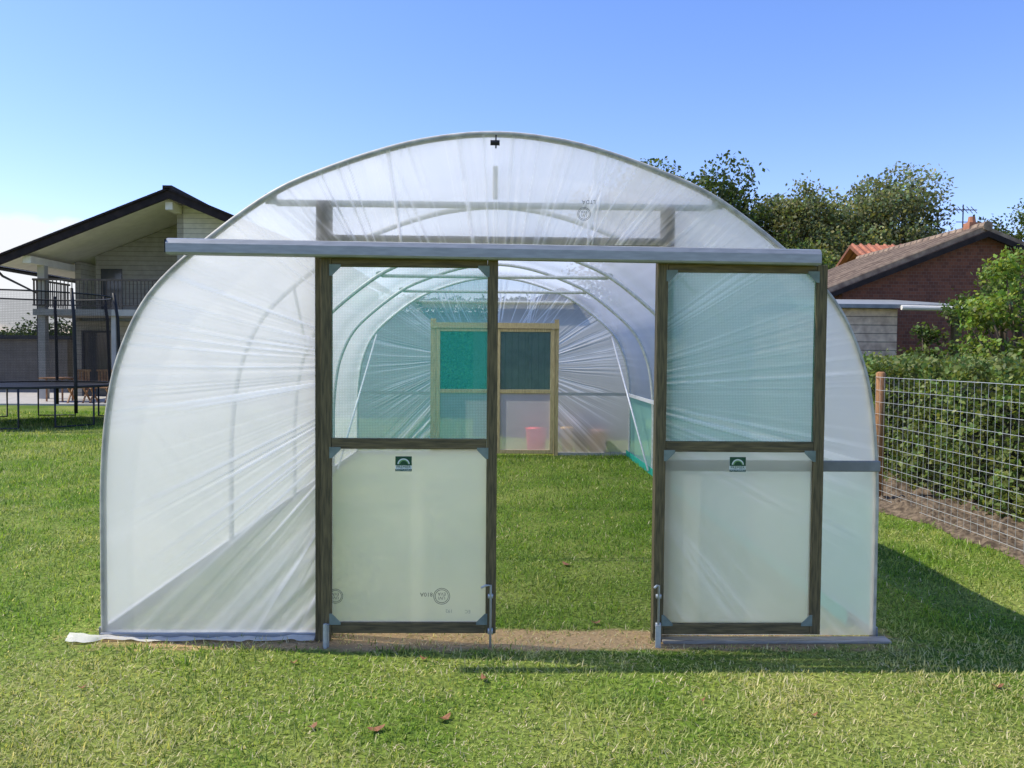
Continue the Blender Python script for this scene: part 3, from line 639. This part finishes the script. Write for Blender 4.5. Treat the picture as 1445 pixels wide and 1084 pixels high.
for k in range(5): mb.tube([(13.3+k*.13,22.85,5.85-.12),(13.3+k*.13,23.15,5.85+.12)],.01,5)
mb.tube([(13.3,23,5.5),(13.8,23,5.5)],.012,5); part('antenna',mb,'slate',ae)
ho=root('tiled_building','orange pantiled building behind the brick outbuilding','building',(18,30,0))
part('wall',MB().box(14.2,25,28.3,33,0,4.5),'brick',ho)
mb=MB().prismx([(27.9,4.3),(30.6,5.75),(33.3,4.3),(33.3,4.42),(30.6,5.88),(27.9,4.42)],13.6,25.3)
for k in range(38): 
    x=13.7+k*.31; mb.tube([(x,27.9,4.43),(x,30.6,5.89)],.06,6)
part('roof',mb,'orange',ho)
lt=root('lean_to_shed','whitewashed plank lean-to shed with thin sheet roof','shed',(7.2,15,0))
part('wall',MB().box(6.05,7.35,14.5,14.58,0,2.46).box(6.05,6.13,14.59,17,0,2.5),'planks',lt)
part('roof',MB().prismx([(14.3,2.46),(17.2,2.75),(17.2,2.82),(14.3,2.53)],5.95,8.6),'fawn',lt)
part('back_wall',MB().box(6.2,8.5,16.9,17,0,2.7),'shed',lt)
part('post',MB().box(8.4,8.5,14.5,14.6,0,2.45),'timber',lt); part('gutter',MB().tube([(7.3,14.26,2.47),(8.65,14.26,2.45)],.045,8),'white',lt)

# fence
FX=4.22
wf=root('wire_fence','galvanised wire stock fence with timber posts beside a hedge','fence',(FX,8.65,0))
part('post',MB().tube([(FX,8.65,0),(FX,8.65,1.40),(FX,8.65,1.415)],[.052,.050,.03],10),'postwood',wf,True)
part('post',MB().tube([(FX,4.9,0),(FX,4.9,1.40),(FX,4.9,1.415)],[.052,.050,.03],10),'postwood',wf,True)
mb=MB(); rs_=[.06,.14,.22,.31,.40,.50,.61,.72,.84,.96,1.09,1.22,1.36]
for z in rs_: 
    pts=[(FX-.055,y,z+.003*math.sin(y*2+z*5)) for y in np.linspace(4.9,8.65,14)]
    mb.tube(pts,.0021 if z<1.3 else .0028,5)
for k in range(38):
    y=4.95+k*.10; mb.tube([(FX-.055,y,.04),(FX-.053,y+.004*math.sin(k*2.),.65),(FX-.055,y,1.36)],.0015,4)
part('wire_mesh',mb,'wire',wf)
for i,(x,y,s) in enumerate(((-.04,3.80,.03),(-.20,3.38,.035),(-.75,3.3,.025),(-.48,3.28,.04),(.6,4.6,.03),(.55,5.9,.05),(-1.0,4.0,.02),(2.4,3.7,.03),(1.4,3.4,.02),(-.35,4.05,.025),(.95,3.55,.018),(-1.9,3.7,.02))):
    a=R.uniform(0,6); vs=[]
    for k in range(9):
        t=k/8*2*math.pi; rx=s*math.cos(t); ry=s*.5*math.sin(t)*(1-.4*math.cos(t))
        vs.append((x+rx*math.cos(a)-ry*math.sin(a),y+rx*math.sin(a)+ry*math.cos(a),.020+.008*math.cos(2*t)))
    vs=vs[:-1]+[(x,y,.014)]
    o=part('fallen_leaf',MB().add(vs,[(8,k,(k+1)%8) for k in range(8)]),'deadleaf'); top(o,'curled brown dead leaf lying on the grass','leaf','dead leaves on the lawn')

# ---------------------------------------------------------------- vegetation
def palette(n,base,var=.35):
    c=np.array(base)[None,:]*rng.uniform(1-var,1+var,n)[:,None]; c[:,0]*=rng.uniform(.8,1.35,n); return c
def tree(x,y,h,w,base,label,nleaf=14000,ls=.2,z0=.25,nm='tree',seed=1,ncl=46,gap=1.0):
    r=np.random.default_rng(seed)
    t=root(nm,label,'tree' if nm=='tree' else 'shrub',(x,y,0))
    zc0=h*z0; hh=(h-zc0)/2; zc=zc0+hh
    C=[];Rr=[]
    while len(C)<ncl:
        p=r.uniform(-1,1,3); d=np.linalg.norm(p)
        if d>1 or d<.25: continue
        az=math.atan2(p[1],p[0]); k=.88+.16*math.sin(az*2+seed)+.12*math.sin(az*5+seed*2)
        q=np.array([p[0]*w/2*.9*k,p[1]*w/2*.9*k,p[2]*hh*.92])
        C.append(q+[x,y,zc]); Rr.append(r.uniform(.10,.2)*w*gap)
    C=np.array(C);Rr=np.array(Rr)
    mb=MB(); 
    trunk=[(x,y,0),(x+.02*w,y,h*.2),(x-.01*w,y,h*.45),(x+.01*w,y,h*.72)]
    rad=h*.028; mb.tube(trunk,[rad*1.3,rad,rad*.7,rad*.3],8)
    for k in range(0,ncl,3):
        a=Vector(C[k]); s=Vector((x,y,min(max(a.z*.6,h*.18),h*.6))); m_=(a+s)/2+Vector((0,0,-.03*h)); mb.tube([s,m_,a],[rad*.45,rad*.28,rad*.08],5)
    part('trunk',mb,'bark',t,True)
    idx=rng.choice(ncl,nleaf,p=Rr**2/np.sum(Rr**2))
    d=rng.normal(size=(nleaf,3)); d/=np.linalg.norm(d,axis=1)[:,None]; rad_=rng.uniform(.25,1.08,nleaf)**.6
    P=C[idx]+d*(Rr[idx]*rad_)[:,None]*np.array([1,1,.75])
    P+=rng.normal(0,.12*ls/.2,P.shape)
    cb=rng.uniform(.65,1.35,ncl)[idx][:,None]
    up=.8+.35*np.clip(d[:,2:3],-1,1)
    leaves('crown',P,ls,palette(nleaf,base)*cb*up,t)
    return t
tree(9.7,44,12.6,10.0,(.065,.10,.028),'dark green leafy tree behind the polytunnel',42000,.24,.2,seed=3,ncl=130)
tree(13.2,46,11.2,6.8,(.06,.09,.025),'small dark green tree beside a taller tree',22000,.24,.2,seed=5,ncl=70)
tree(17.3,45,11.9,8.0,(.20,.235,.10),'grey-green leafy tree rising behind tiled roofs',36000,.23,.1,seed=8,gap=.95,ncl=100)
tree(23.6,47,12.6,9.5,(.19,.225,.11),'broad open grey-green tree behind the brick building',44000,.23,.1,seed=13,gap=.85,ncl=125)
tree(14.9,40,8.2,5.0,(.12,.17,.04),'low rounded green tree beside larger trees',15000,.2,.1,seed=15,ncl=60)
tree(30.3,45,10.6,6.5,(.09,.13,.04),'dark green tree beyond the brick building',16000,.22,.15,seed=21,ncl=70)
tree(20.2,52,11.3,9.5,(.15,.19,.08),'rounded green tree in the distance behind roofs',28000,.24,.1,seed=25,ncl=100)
tree(7.55,11.4,3.25,2.0,(.18,.26,.045),'tall bright green shrub growing over the hedge',7500,.08,.1,nm='shrub',seed=31,ncl=60,gap=.6)
tree(8.5,13.2,3.4,1.9,(.11,.17,.035),'dark green bushy shrub beside the brick building',6000,.08,.15,nm='shrub',seed=33,ncl=44,gap=.8)
tree(7.3,13.4,2.2,1.0,(.10,.15,.035),'small green shrub in front of the lean-to shed',2600,.07,.2,nm='shrub',seed=35,ncl=28,gap=.7)
tree(-19.5,36,3.2,4.5,(.06,.10,.03),'dark green shrub beside the low outbuilding',5000,.15,.05,nm='shrub',seed=37)
def hedge(name,x0,x1,y0,y1,h,n,ls,base,label,xy=False):
    r=root(name,label,'hedge',((x0+x1)/2,(y0+y1)/2,0))
    part('dark_filler',MB().box(x0+.28,x1-.2,y0+.25,y1-.25,.05,h-.28),'hedgecore',r)  # near-black box added inside so the hedge looks dense, no stems modelled
    L1,L2=(y1-y0),(x1-x0)
    cat_=rng.choice(4,n,p=np.array([L1*h,L1*L2*.8,L2*h,L1*h*(.5)])/ (L1*h+L1*L2*.8+L2*h+L1*h*.5))
    yy=rng.uniform(y0,y1,n); xx=rng.uniform(x0,x1,n); zz=rng.uniform(.04,h,n); dep=rng.gamma(1.4,.07,n)
    X=np.where(cat_==0,x0+dep,np.where(cat_==3,x1-dep,xx)); Y=np.where(cat_==2,y0+dep,yy); Z=np.where(cat_==1,h-dep,zz)
    bump=(vnoise(Y+X*.3,Z,55,3)-.5)*.26+(vnoise(Y,Z+X,56,9)-.5)*.12
    X=np.where(cat_==0,X+bump,X); tb=(vnoise(X,Y,57,3.3)-.5)*.16; Z=np.where(cat_==1,Z+tb+rng.exponential(.03,n),Z); Y=np.where(cat_==2,Y+bump,Y)
    keep=~((Z<.3)&(rng.random(n)<.3))
    P=np.stack([X,Y,Z],1)[keep]; b=.65+.7*vnoise(P[:,1]*1.0,P[:,2]+P[:,0],58,5)
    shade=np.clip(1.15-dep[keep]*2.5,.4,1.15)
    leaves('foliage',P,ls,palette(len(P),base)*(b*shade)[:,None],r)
M['hedgecore']=simple('hedge_dark_filler',(.022,.026,.012),(.01,.012,.006),.95,9)
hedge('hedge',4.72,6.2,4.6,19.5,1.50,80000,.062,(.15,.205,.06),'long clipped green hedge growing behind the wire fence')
hedge('hedge',-5.5,5.5,19.8,21.2,2.9,26000,.11,(.07,.11,.03),'tall dark green hedge behind the polytunnel')
hedge('hedge',-60,-14,40,42,2.4,26000,.22,(.07,.10,.035),'long dark green hedge beyond the house garden')
hedge('hedge',6,60,52,54,4.0,26000,.3,(.07,.11,.04),'distant tall hedge behind the garden buildings')
